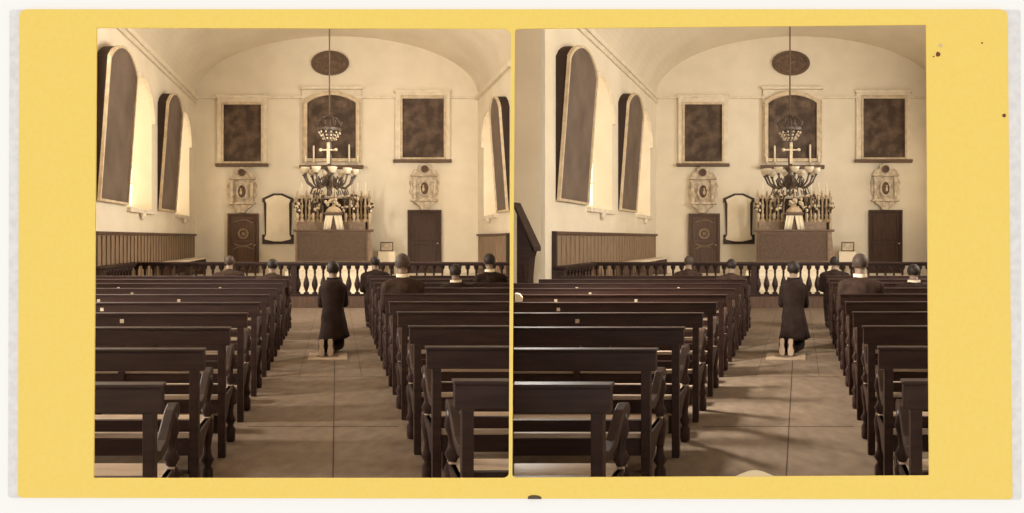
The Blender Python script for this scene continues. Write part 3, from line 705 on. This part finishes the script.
def altar(rm):
    (x0, zt) = apt(293.5, 229.5); (x1, zb) = apt(373.5, 262)
    xm = (x0+x1)/2; w = (x1-x0)/2; H = zt-zb
    mb = MB(rm.k); mb.box(-w-0.17, w+0.16, -1.3, 0.97, 0, 0.23)
    p = mb.build('predella', M['mould'], None, rm.at(xm, AY, 0.42)); tag(p, 'lower pale altar step under the altar, %s print' % rm.word, 'step')
    mb = MB(rm.k); mb.box(-w-0.09, w+0.09, -0.75, 0.97, 0.0, zb-0.65-0.05); mb.box(-w-0.12, w+0.12, -0.80, 0.97, zb-0.65-0.05, zb-0.65)
    p = mb.build('predella', M['mould'], None, rm.at(xm, AY, 0.65)); tag(p, 'upper pale altar step right beneath the altar front, %s print' % rm.word, 'step')
    root = thing('altar', 'dark altar with a damask front below the chandelier, %s print' % rm.word, 'altar', rm.at(xm, AY, zb))
    wt = w-0.09
    mb = MB(rm.k); mb.add([(-wt,0,H-0.07),(wt,0,H-0.07),(wt,0.95,H-0.07),(-wt,0.95,H-0.07),(-w+0.05,0,0),(w,0,0),(w,0.95,0),(-w+0.05,0.95,0)],
                          [(0,1,2,3),(4,7,6,5),(0,4,5,1),(1,5,6,2),(2,6,7,3),(3,7,4,0)]); mb.build('altar_body', M['altar'], root)
    mb = MB(rm.k); mb.box(-w+0.17, w-0.27, -0.025, 0.01, 0.09, H-0.13); mb.build('damask_panel', M['damask'], root)
    mb = MB(rm.k); rect_frame(mb, -w+0.11, w-0.20, 0.04, H-0.09, 0.05, -0.04, 0.0); mb.build('panel_moulding', M['ledge'], root)
    mb = MB(rm.k); mb.box(-w-0.02, w+0.0, -0.08, 0.97, H-0.07, H); mb.build('altar_table', M['ledge'], root, bevel=0.01)
    g0, gz = apt(297, 221.5); g1, _ = apt(366, 221.5)
    mb = MB(rm.k); mb.box(g0-xm, g1-xm, 0.45, 0.95, H, gz-zb); mb.build('gradine', M['altar'], root, bevel=0.01)
    # tabernacle with a parted white veil
    tz = gz
    tx, _ = apt(333.5, 200)
    tb = thing('tabernacle', 'small domed tabernacle with a parted white veil on the altar, %s print' % rm.word, 'tabernacle', rm.at(tx, AY+0.22, zt))
    mb = MB(rm.k); mb.box(-0.27, 0.27, -0.14, 0.20, 0, 0.50); mb.box(-0.31, 0.31, -0.17, 0.21, 0.50, 0.55); mb.build('tabernacle_case', M['ledge'], tb)
    mb = MB(); mb.lathe([(0.26,0.55),(0.25,0.62),(0.18,0.70),(0.08,0.75),(0.03,0.80)], 0.0, 0.02, 0, 14, 0.7); mb.build('dome', M['brass'], tb)
    for sx in (-1, 1):
        pts = [(sx*0.02,0.43),(sx*0.14,0.46),(sx*0.26,0.43),(sx*0.33,0.0),(sx*0.10,0.0)]
        mb = MB(rm.k); n_ = 8
        for i in range(n_):
            t0, t1 = i/n_, (i+1)/n_
            lx = lambda t, z: sx*((0.02+0.24*t) if z else (0.10+0.23*t))
            yy = lambda t: -0.165-0.02*math.sin(t*4*PI)
            mb.add([(lx(t0,0),yy(t0)-0.03,0.0),(lx(t1,0),yy(t1)-0.03,0.0),(lx(t1,1),yy(t1),0.45),(lx(t0,1),yy(t0),0.45)], [(0,1,2,3)], True)
        v = mb.build('veil', M['linen'], tb); so = v.modifiers.new('solid', 'SOLIDIFY'); so.thickness = 0.012
    cz = gz
    cr = thing('altar_crucifix', 'tall standing crucifix with white flowers above the tabernacle, %s print' % rm.word, 'crucifix', rm.at(tx, AY+0.62, cz))
    mb = MB(); mb.lathe([(0.16,0),(0.17,0.04),(0.08,0.12),(0.06,0.3),(0.10,0.36),(0.05,0.44),(0.035,0.72)], n=12); mb.build('stand', M['bronze'], cr)
    mb = MB(); mb.box(-0.028,0.028,-0.02,0.02,0.7,1.52); mb.box(-0.24,0.24,-0.02,0.02,1.22,1.28); mb.build('cross', M['bronze'], cr)
    mb = MB(); mb.ball((0,-0.05,1.12),(0.05,0.035,0.19)); mb.ball((0,-0.06,1.33),(0.035,0.035,0.045))
    for sx in (-1,1): mb.tube([(sx*0.04,-0.045,1.25),(sx*0.20,-0.035,1.28)],0.018,6)
    mb.tube([(0,-0.05,1.0),(0,-0.045,0.82)],[0.035,0.022],6); mb.build('corpus', M['petals'], cr)
    mb = MB(); rnd = random.Random(3)
    for i in range(26):
        a = rnd.uniform(0, 2*PI); r = 0.24*math.sqrt(rnd.random()); mb.ball((r*math.cos(a), -0.12+0.1*math.sin(a), 0.58+rnd.uniform(-.14,.18)), rnd.uniform(.03,.06), 7, 5)
    mb.build('flowers', M['petals'], cr)
    rd = thing('reredos', 'low dark arcaded screen standing behind the altar candlesticks, %s print' % rm.word, 'screen', rm.at(tx, AY+1.12, 0.42))
    mb = MB(rm.k); rz = gz-0.42; mb.box(-1.28, 1.24, 0, 0.10, 0, rz+0.80); mb.build('screen_panel', M['shadowbox'], rd)
    mb = MB(rm.k); mb.box(-1.31, 1.27, -0.05, 0.13, rz+0.80, rz+0.87); mb.build('screen_cornice', M['marble'], rd, bevel=0.012)
    for q in (-1.24, -0.93, -0.67, -0.38, 0.38, 0.67, 0.93, 1.20):
        mb = MB(); mb.lathe([(0.06,0.55),(0.06,rz+0.04),(0.038,rz+0.08),(0.033,rz+0.68),(0.055,rz+0.74),(0.06,rz+0.80)], q+rm.k*-0.04, -0.04, 0, 10); mb.build('colonnette', M['brass'], rd)
        mb = MB(); mb.lathe([(0.05,rz+0.87),(0.03,rz+0.93),(0.045,rz+0.97),(0.012,rz+1.08)], q, 0.03, 0, 8); mb.build('finial', M['brass'], rd)
    # candlesticks and vases along the gradine
    pos = ['outermost left', 'middle left', 'inner left', 'inner right', 'middle right', 'outermost right']
    STK = [(0.105,0),(0.105,0.04),(0.07,0.09),(0.035,0.15),(0.065,0.22),(0.035,0.30),(0.032,0.45),(0.060,0.53),(0.032,0.60),(0.028,0.78),(0.06,0.86),(0.07,0.90)]
    first = None
    for nm, off in zip(pos, (-1.06,-0.80,-0.54,0.54,0.80,1.06)):
        loc = rm.at(tx+off, AY+0.82, gz); lab = 'tall bronze candlestick on the altar shelf, %s, %s print' % (nm, rm.word)
        if first is None:
            c = first = thing('candlestick', lab, 'candlestick', loc, 'altar candlesticks of the %s print' % rm.word)
            mb = MB(); mb.lathe(STK, n=10); mb.build('stem', M['brass'], c)
            mb = MB(); mb.lathe([(0.026,0.90),(0.025,1.28),(0.018,1.30),(0.004,1.325)], n=8); mb.build('candle', M['wax'], c)
        else:
            c = dup(first, loc); c['label'] = lab
    pos = ['far left end', 'between the two left candlesticks', 'beside the tabernacle on the left', 'beside the tabernacle on the right', 'between the two right candlesticks', 'far right end']
    for i, (nm, off, h) in enumerate(zip(pos, (-1.19,-0.67,-0.40,0.40,0.67,1.19), (0.62,0.95,1.05,1.05,0.95,0.62))):
        v = thing('flower_vase', 'vase of white flowers on the altar shelf, %s, %s print' % (nm, rm.word), 'vase', rm.at(tx+off, AY+0.56, gz), 'altar flower vases of the %s print' % rm.word)
        bouquet(v, h, 11+i, 0.10 if i in (0, 5) else 0.13)
    # credence table with a white cloth
    cx, cz1 = apt(387.5, 251)
    t = thing('credence_table', 'small table under a white cloth right of the altar, %s print' % rm.word, 'table', rm.at(cx+0.05, AY+1.2, 0.42))
    mb = MB(rm.k); mb.box(-0.27,0.27,-0.2,0.2,0.72,0.76); mb.build('tabletop', M['door'], t)
    for ax in (-1,1):
        for ay in (-1,1): mb = MB(rm.k); mb.box(ax*0.23-0.02,ax*0.23+0.02,ay*0.16-0.02,ay*0.16+0.02,0,0.72); mb.build('leg', M['door'], t)
    mb = MB(rm.k)
    mb.add([(-0.30,-0.23,0.30),(0.30,-0.23,0.30),(0.32,0.23,0.30),(-0.32,0.23,0.30),(-0.285,-0.215,0.775),(0.285,-0.215,0.775),(0.285,0.215,0.775),(-0.285,0.215,0.775)],
           [(4,5,6,7),(0,1,5,4),(1,2,6,5),(2,3,7,6),(3,0,4,7)])
    c = mb.build('table_cloth', M['linen'], None, rm.at(cx+0.05, AY+1.2, 0.42)); tag(c, 'white cloth hanging over the small table right of the altar, %s print' % rm.word, 'cloth')
    b = thing('altar_card', 'small framed card standing on the white-covered table, %s print' % rm.word, 'card', rm.at(cx+0.07, AY+1.2, 0.42+0.777))
    mb = MB(rm.k); rect_frame(mb, -0.22, 0.22, 0.0, 0.32, 0.035, -0.02, 0.02); mb.build('card_frame', M['ledge'], b)
    mb = MB(rm.k); mb.box(-0.19,0.19,-0.008,0.008,0.03,0.29); mb.build('card_face', M['marble'], b)
altar(L); altar(R)

# ------------------------------------------------------------------ chandelier
def chandelier(rm):
    y = 17.4; s = y/F
    x = (329.5-336.5)*s
    zz = lambda v: EYE+(PV-v)*s
    ztop = SPRING+RISE*math.sqrt(1-(x/HW)**2)
    root = thing('chandelier', 'branched chandelier with glass cups hanging on a long rod, %s print' % rm.word, 'chandelier', rm.at(x, y, zz(176)))
    q = lambda v: zz(v)-zz(176)
    mb = MB(); mb.lathe([(0.02,q(118)),(0.02,ztop-zz(176)+0.01)], n=8); mb.build('rod', M['ledge'], root)
    mb = MB(); mb.lathe([(0.03,q(196)),(0.07,q(193)),(0.03,q(190)),(0.10,q(187)),(0.16,q(182)),(0.12,q(177)),(0.05,q(173)),(0.14,q(169)),(0.15,q(167)),(0.05,q(165)),(0.06,q(157)),(0.03,q(152)),(0.07,q(146)),(0.03,q(141)),(0.09,q(135)),(0.05,q(130)),(0.035,q(118))], n=12)
    mb.build('stem', M['bronze'], root)
    mb = MB()
    n = 24; ro, ri = 0.30, 0.25
    for z in (q(131),): mb.ring([(ro*math.cos(2*PI*i/n), ro*math.sin(2*PI*i/n)) for i in range(n)], [(ri*math.cos(2*PI*i/n), ri*math.sin(2*PI*i/n)) for i in range(n)], z, z+0.07, 'z')
    for i in range(8):
        a = 2*PI*i/8
        mb.tube([(0.27*math.cos(a),0.27*math.sin(a),q(131)+0.05),(0.33*math.cos(a),0.33*math.sin(a),q(124)),(0.20*math.cos(a),0.20*math.sin(a),q(118)),(0.02*math.cos(a),0.02*math.sin(a),q(116))],0.016,5)
        mb.ball((0.33*math.cos(a),0.33*math.sin(a),q(123)),0.035,6,5)
    mb.build('crown', M['bronze'], root)
    mb = MB()
    for i in range(12):
        a = 2*PI*i/12
        for j, z in enumerate((q(133),q(136),q(139))): mb.ball(((0.27-0.05*j)*math.cos(a),(0.27-0.05*j)*math.sin(a),z),0.028,6,5)
    mb.build('glass_drops', M['glass'], root)
    mb = MB()
    mb.box(-0.035,0.035,-0.11,-0.07,q(164),q(143)); mb.box(-0.20,0.20,-0.10,-0.08,q(151.0),q(149.6))
    for sx in (-1,1): mb.ball((sx*0.21,-0.09,q(150.2)),0.045,7,5)
    mb.build('small_cross', M['petals'], root)
    N = 10
    arm0 = MB(); arm0.tube([(0.08,0,q(176)),(0.22,0,q(186)),(0.42,0,q(188)),(0.58,0,q(183)),(0.66,0,q(176))],[0.034,0.032,0.028,0.026,0.028],7)
    arm0.tube([(0.30,0,q(187)),(0.36,0,q(180)),(0.30,0,q(177)),(0.26,0,q(181))],0.02,5); arm0.tube([(0.44,0,q(188)),(0.50,0,q(194)),(0.42,0,q(195)),(0.38,0,q(191))],0.016,5); arm0.lathe([(0.02,0),(0.06,0.02),(0.03,0.04)],0.66,0,q(176.5),8)
    cup0 = MB(); cup0.lathe([(0.03,0.0),(0.075,0.03),(0.105,0.09),(0.125,0.16),(0.118,0.16),(0.098,0.09),(0.06,0.045)],0.66,0,q(175),12)
    cdl0 = MB(); cdl0.lathe([(0.02,0.03),(0.02,0.18),(0.004,0.20)],0.66,0,q(175),6)
    A = Cp = None
    for i in range(N):
        a = 2*PI*(i+0.25)/N
        if A is None: A = o1 = arm0.build('branch', M['bronze'], root); Cp = o2 = cup0.build('glass_cup', M['glass'], root)
        else:
            o1 = A.copy(); C.objects.link(o1); o1.parent = root; o2 = Cp.copy(); C.objects.link(o2); o2.parent = root
        o1.rotation_euler = (0,0,a); o2.rotation_euler = (0,0,a)
chandelier(L); chandelier(R)

# ------------------------------------------------------------------ people
def capsule(mb, p, q, r0, r1, n=10):
    p, q = Vector(p), Vector(q); k = 3
    mb.tube([p.lerp(q, t/k) for t in range(k+1)], [r0+(r1-r0)*t/k for t in range(k+1)], n)
    mb.ball(p, r0, n, 7); mb.ball(q, r1, n, 7)
def chain(mb, pts):
    for a, b in zip(pts, pts[1:]): capsule(mb, a[:3], b[:3], a[3], b[3])
def blend(o, voxel, it=6):
    r = o.modifiers.new('join', 'REMESH'); r.mode = 'VOXEL'; r.voxel_size = voxel; r.use_smooth_shade = True
    s = o.modifiers.new('soft', 'SMOOTH'); s.iterations = it; s.factor = 0.5
def head(mb, c, s=1.0, pitch=0.0):
    """skull, jaw, nose, ears; the face looks along +y"""
    cx, cy, cz = c; cp, sp = math.cos(pitch), math.sin(pitch)
    def P(x, y, z): return (cx+s*x, cy+s*(y*cp+z*sp), cz+s*(-y*sp+z*cp))
    mb.ball(P(0,-0.012,0.025), (0.078*s,0.098*s,0.095*s), 14, 10)
    mb.ball(P(0,0.03,-0.03), (0.062*s,0.068*s,0.085*s), 12, 8)
    mb.ball(P(0,0.055,-0.088), (0.034*s,0.032*s,0.026*s), 8, 6)
    capsule(mb, P(0,0.088,0.01), P(0,0.108,-0.022), 0.012*s, 0.016*s, 8)
    mb.ball(P(0,0.092,-0.058), (0.026*s,0.012*s,0.010*s), 8, 5)
    for sx in (-1, 1):
        mb.ball(P(sx*0.079,-0.005,-0.008), (0.011*s,0.019*s,0.032*s), 8, 6); mb.ball(P(sx*0.03,0.082,0.012), (0.014*s,0.009*s,0.010*s), 7, 5)
    return P
def hand(mb, wrist, d, side, up=(0,0,1)):
    w = Vector(wrist); d = Vector(d).normalized(); u = Vector(up); a = d.cross(u).normalized()*side; n_ = a.cross(d).normalized()
    palm = w+d*0.05
    capsule(mb, w, palm, 0.026, 0.030)
    for i, (off, ln) in enumerate(((-0.028,0.066),(-0.009,0.078),(0.010,0.072),(0.028,0.055))):
        b = palm+a*off+d*0.025; m = b+d*ln*0.5+n_*0.006; e = m+d*ln*0.45-n_*0.014*0.5
        capsule(mb, palm+a*off*0.7, b, 0.013, 0.0105, 7); capsule(mb, b, m, 0.0105, 0.0095, 7); capsule(mb, m, e, 0.0095, 0.008, 7)
    t0 = w+d*0.02-a*0.024; t1 = t0-a*0.022+d*0.028; t2 = t1+d*0.030-a*0.004
    capsule(mb, t0, t1, 0.013, 0.011, 7); capsule(mb, t1, t2, 0.011, 0.009, 7)
def hair_cap(P, s, mb, low=-0.045):
    """hair over the crown, sides and back of the skull"""
    n, m = 18, 10; vs = []; fs = []
    for j in range(m+1):
        for i in range(n):
            a = 2*PI*i/n; front = max(0, math.sin(a))
            zlow = low*(1-front)+0.060*front if True else 0
            ph = PI*0.5*j/m
            z = zlow+(0.130-zlow)*math.sin(ph); q = max(0.0, 1-((z-0.025)/0.106)**2)**0.5
            lump = 1+0.03*math.sin(5*a+2.1*j)
            vs.append(P(0.088*q*math.cos(a)*lump, -0.014+0.108*q*math.sin(a)*lump, z))
    for j in range(m):
        for i in range(n): i2 = (i+1) % n; fs.append((j*n+i, j*n+i2, (j+1)*n+i2, (j+1)*n+i))
    mb.add(vs, fs, True)
def seated(rm, x, y, label, group, sc=1.0, coat='jacket', hair='hair', collar=True, lean=0.0, turn=0.0, bow=0.15):
    root = thing('person', label, 'person', rm.at(x, y, 0), group, rm.ang+turn)
    l = lean; sh = lambda z: l*(z-0.55)
    b = MB(); hc = (0, 0.085+sh(1.30), 1.285*sc)
    chain(b, [(0,0,0.57,0.15),(0,0.01+sh(0.8),0.80*sc,0.135),(0,0.0+sh(0.98),0.97*sc,0.14),(0,0.03+sh(1.08),1.08*sc,0.075),(0,0.06+sh(1.2),1.19*sc,0.056)])
    P = head(b, hc, 1.0*sc, bow)
    for sx in (-1, 1):
        chain(b, [(0,0.0+sh(1.03),1.03*sc,0.09),(sx*0.175,0.0+sh(1.03),1.02*sc,0.066),(sx*0.205,0.08+sh(.8),0.77*sc,0.048),(sx*0.09,0.30,0.66,0.036),(sx*0.07,0.33,0.655,0.030)])
        hand(b, (sx*0.07,0.33,0.655), (-sx*0.15,0.6,-0.1), sx)
        chain(b, [(sx*0.09,0.02,0.555,0.088),(sx*0.11,0.36,0.535,0.065),(sx*0.11,0.33,0.30,0.052),(sx*0.11,0.22,0.11,0.040),(sx*0.115,0.31,0.045,0.036)])
    o = b.build('body', M['skin'], root); blend(o, 0.012, 3)
    j = MB()
    chain(j, [(0,0,0.56,0.175),(0,0.01+sh(.8),0.80*sc,0.165),(0,0.0+sh(.97),0.96*sc,0.165),(0,0.02+sh(1.06),1.065*sc,0.095),(0,0.035+sh(1.11),1.115*sc,0.07)])
    for sx in (-1, 1):
        j.ball((sx*0.09,0.0+sh(.95),0.93*sc),(0.12,0.13,0.16),12,8)
        chain(j, [(sx*0.05,0.0+sh(1.05),1.05*sc,0.09),(sx*0.18,0.0+sh(1.03),1.02*sc,0.085),(sx*0.215,0.08+sh(.8),0.77*sc,0.062),(sx*0.105,0.285,0.665,0.048)])
    o = j.build('coat', M[coat], root); blend(o, 0.016, 5)
    t = MB()
    for sx in (-1, 1): chain(t, [(sx*0.09,0.02,0.555,0.10),(sx*0.11,0.36,0.535,0.078),(sx*0.11,0.33,0.30,0.066),(sx*0.11,0.22,0.13,0.056)])
    o = t.build('trousers', M['coat'], root); blend(o, 0.016, 4)
    for sx in (-1, 1):
        f = MB(); chain(f, [(sx*0.11,0.21,0.085,0.05),(sx*0.115,0.27,0.05,0.046),(sx*0.118,0.36,0.042,0.040)]); o = f.build('shoe', M['black'], root); blend(o, 0.012, 2)
    h = MB(); hair_cap(P, sc, h); h.build('hair', M[hair], root)
    if collar:
        c = MB(); n = 20; cz = 1.15*sc; cy = 0.045+sh(1.15)
        def rg(r): return [(r*math.cos(2*PI*i/n), cy+r*1.08*math.sin(2*PI*i/n)) for i in range(n)]
        c.ring(rg(0.079), rg(0.066), cz-0.02, cz+0.022, 'z'); c.build('collar', M['linen'], root)
    return root
def kneeler_person(rm):
    y = 9.30; x = -0.05 if rm is L else -0.02
    root = thing('person', 'person in a long black coat kneeling upright in the aisle, %s print' % rm.word, 'person', rm.at(x, y, 0), None, rm.ang)
    b = MB(); hc = (0.0, 0.075, 1.185)
    chain(b, [(0,-0.03,0.52,0.14),(0,-0.01,0.72,0.125),(0,0.0,0.87,0.135),(0,0.02,0.99,0.075),(0,0.045,1.09,0.056)])
    P = head(b, hc, 1.0, 0.28)
    for sx in (-1, 1):
        chain(b, [(0,0,0.93,0.085),(sx*0.125,0.0,0.925,0.055),(sx*0.165,0.08,0.68,0.044),(sx*0.05,0.25,0.80,0.034),(sx*0.035,0.27,0.83,0.030)])
        hand(b, (sx*0.035,0.27,0.83), (-sx*0.05,0.25,0.9), sx, (0,1,0))
        chain(b, [(sx*0.075,-0.03,0.52,0.085),(sx*0.08,0.02,0.09,0.066),(-0.05+sx*0.062,-0.20,0.075,0.054),(-0.09+sx*0.058,-0.36,0.085,0.042),(-0.09+sx*0.058,-0.40,0.035,0.035)])
    o = b.build('body', M['skin'], root); blend(o, 0.012, 3)
    # frock coat: shoulders, narrow waist, flared skirt with folds
    n = 36; vs = []; fs = []
    prof = [(0.075,0.070,0.02,1.045),(0.10,0.09,0.01,1.02),(0.150,0.115,0.0,0.975),(0.165,0.125,0.0,0.92),(0.158,0.13,-0.005,0.82),(0.135,0.12,-0.01,0.70),(0.132,0.125,-0.02,0.64),(0.148,0.15,-0.04,0.54),(0.165,0.18,-0.06,0.40),(0.185,0.205,-0.08,0.27),(0.20,0.22,-0.09,0.20)]
    for j, (rx, ry, cy, z) in enumerate(prof):
        amp = 0.05*max(0, (j-5)/5)
        for i in range(n):
            a = 2*PI*i/n; k_ = 1+amp*math.sin(7*a+0.6)
            sx_ = 0.012 if j > 7 else 0
            vs.append((sx_+rx*k_*math.cos(a), cy+ry*k_*math.sin(a), z+(0.02*math.cos(a) if j > 8 else 0)))
    for j in range(len(prof)-1):
        for i in range(n): i2 = (i+1) % n; fs.append((j*n+i, (j+1)*n+i, (j+1)*n+i2, j*n+i2))
    c = MB(); c.add(vs, fs, True); o = c.build('frock_coat', M['coat'], root); so = o.modifiers.new('cloth', 'SOLIDIFY'); so.thickness = 0.012; so.offset = 1
    for sx in (-1, 1):
        sl = MB(); chain(sl, [(sx*0.10,0.0,0.94,0.075),(sx*0.130,0.005,0.915,0.068),(sx*0.165,0.08,0.68,0.055),(sx*0.065,0.235,0.785,0.044)]); o = sl.build('sleeve', M['coat'], root); blend(o, 0.014, 4)
        t = MB(); chain(t, [(sx*0.075,-0.03,0.50,0.095),(sx*0.08,0.02,0.095,0.078),(-0.05+sx*0.062,-0.20,0.085,0.064),(-0.088+sx*0.058,-0.32,0.088,0.054)]); o = t.build('trouser_leg', M['coat'], root); blend(o, 0.014, 4)
        xo_ = -0.055+sx*0.062
        xo_ = -0.09+sx*0.058
        # boot upright on its toe, sole towards the viewer
        f = MB(); chain(f, [(xo_,-0.355,0.10,0.05),(xo_,-0.385,0.20,0.042)]); chain(f, [(xo_,-0.375,0.17,0.045),(xo_,-0.375,0.05,0.045)]); o = f.build('boot', M['black'], root); blend(o, 0.012, 2)
        pts = [(-0.028,0.245),(0.028,0.245),(0.034,0.20),(0.025,0.155),(0.042,0.09),(0.038,0.03),(0.015,0.008),(-0.015,0.008),(-0.038,0.03),(-0.042,0.09),(-0.025,0.155),(-0.034,0.20)]
        f2 = MB(); f2.prism([(xo_+p*0.95, q) for p, q in pts], -0.438, -0.420); s_ = f2.build('boot_sole', M['sole'], o, bevel=0.004)
        s_['label'] = 'pale worn sole facing the viewer'
    h = MB(); hair_cap(P, 1.0, h, -0.06); h.build('hair', M['hair'], root)
    n = 20
    c = MB(); rg = lambda r: [(r*math.cos(2*PI*i/n), 0.035+r*1.08*math.sin(2*PI*i/n)) for i in range(n)]
    c.ring(rg(0.088), rg(0.070), 1.035, 1.075, 'z'); c.build('collar', M['coat'], root)
def xr(u, y): return (u-336.5)*y/F
for rm in (L, R):
    g = 'seated worshippers of the %s print' % rm.word; w = rm.word
    seated(rm, xr(228.5, 11.5), ROWS[9]+0.21, 'person with blurred brown hair seated farthest left of the aisle, %s print' % w, g, 0.94, 'jacket', 'hair_grey', False)
    seated(rm, xr(272, 10.6), ROWS[8]+0.21, 'dark-haired person seated on the left side, next to the aisle, %s print' % w, g, 0.92, 'jacket', 'hair', False)
    seated(rm, xr(375.5, 11.6), ROWS[9]+0.28, 'person in black seated at the right pew end beside the aisle, %s print' % w, g, 0.93, 'coat', 'hair', False, bow=0.1)
    seated(rm, xr(403, 7.9), ROWS[5]+0.28, 'broad-backed person with a white collar seated right of the aisle, %s print' % w, g, 1.03, 'jacket', 'hair_grey', True)
    seated(rm, xr(456, 8.85), ROWS[6]+0.28, 'dark-haired person with a white collar seated far right, %s print' % w, g, 0.91, 'coat', 'hair', True)
    if rm is L: seated(rm, xr(490.5, 9.75), ROWS[7]+0.28, 'rightmost person, white collar, seated beside the print edge, left print', g, 1.0, 'coat', 'hair', True)
    kneeler_person(rm)
    # inset slab behind the kneeling figure
    s_ = thing('floor_slab', 'pale square floor slab with a dark oval behind the kneeling person, %s print' % w, 'slab', rm.at(-0.12, 8.62, 0.0))
    mb = MB(rm.k); mb.box(-0.27,0.27,0,0.52,0.0,0.012); mb.build('slab', M['slab'], s_)
    n = 24; mb = MB(rm.k); mb.prism([(0.16*math.cos(2*PI*i/n), 0.26+0.11*math.sin(2*PI*i/n)) for i in range(n)], 0.0121, 0.015, 'z'); mb.build('oval_inlay', M['ledge'], s_)

# ------------------------------------------------------------------ things at the left edge of the right print
def confessional(rm):
    y = 11.2
    x1 = (534-799.5)*y/F+0.068; x0 = (514-799.5)*y/F+0.068
    z1 = EYE+(PV-247)*y/F; z0 = EYE+(PV-203)*y/F; w = x1-x0
    root = thing('pulpit_stair', 'dark wooden stair side with sloping rail at the left edge, right print', 'stair', rm.at(x0, y, 0))
    mb = MB(rm.k); mb.prism([(0.05,0),(w-0.10,0),(w-0.10,0.95),(w-0.07,1.3),(w-0.03,z1-0.06),(0.05,z0-0.15)], 0, 0.22); mb.build('stair_side', M['wood'], root)
    mb = MB(rm.k); mb.prism([(0.0,z0-0.07),(w+0.02,z1-0.08),(w+0.02,z1+0.0),(0.0,z0+0.02)], -0.04, 0.26); mb.build('sloping_rail', M['wood'], root, bevel=0.01)
    mb = MB(rm.k); rect_frame(mb, 0.09, w-0.14, 0.5, 1.2, 0.03, -0.02, 0.0); mb.build('side_panel', M['wood_arm'], root)
confessional(R)
y = ROWS[4]; 
a_, b_ = part_x(R); xx = a_*(y-0.02)+b_+0.10
mb = MB(R.k); mb.prism([(-0.08,0),(-0.01,0),(0.0,0.05),(-0.03,0.09),(-0.08,0.10)], -0.02, 0.012); p_ = mb.build('white_bonnet', M['linen'], None, R.at(xx, y, 0.981), bevel=0.01)
p_.name = 'white_paper'; tag(p_, 'crumpled white paper lying on a pew top at the left edge, right print', 'paper')
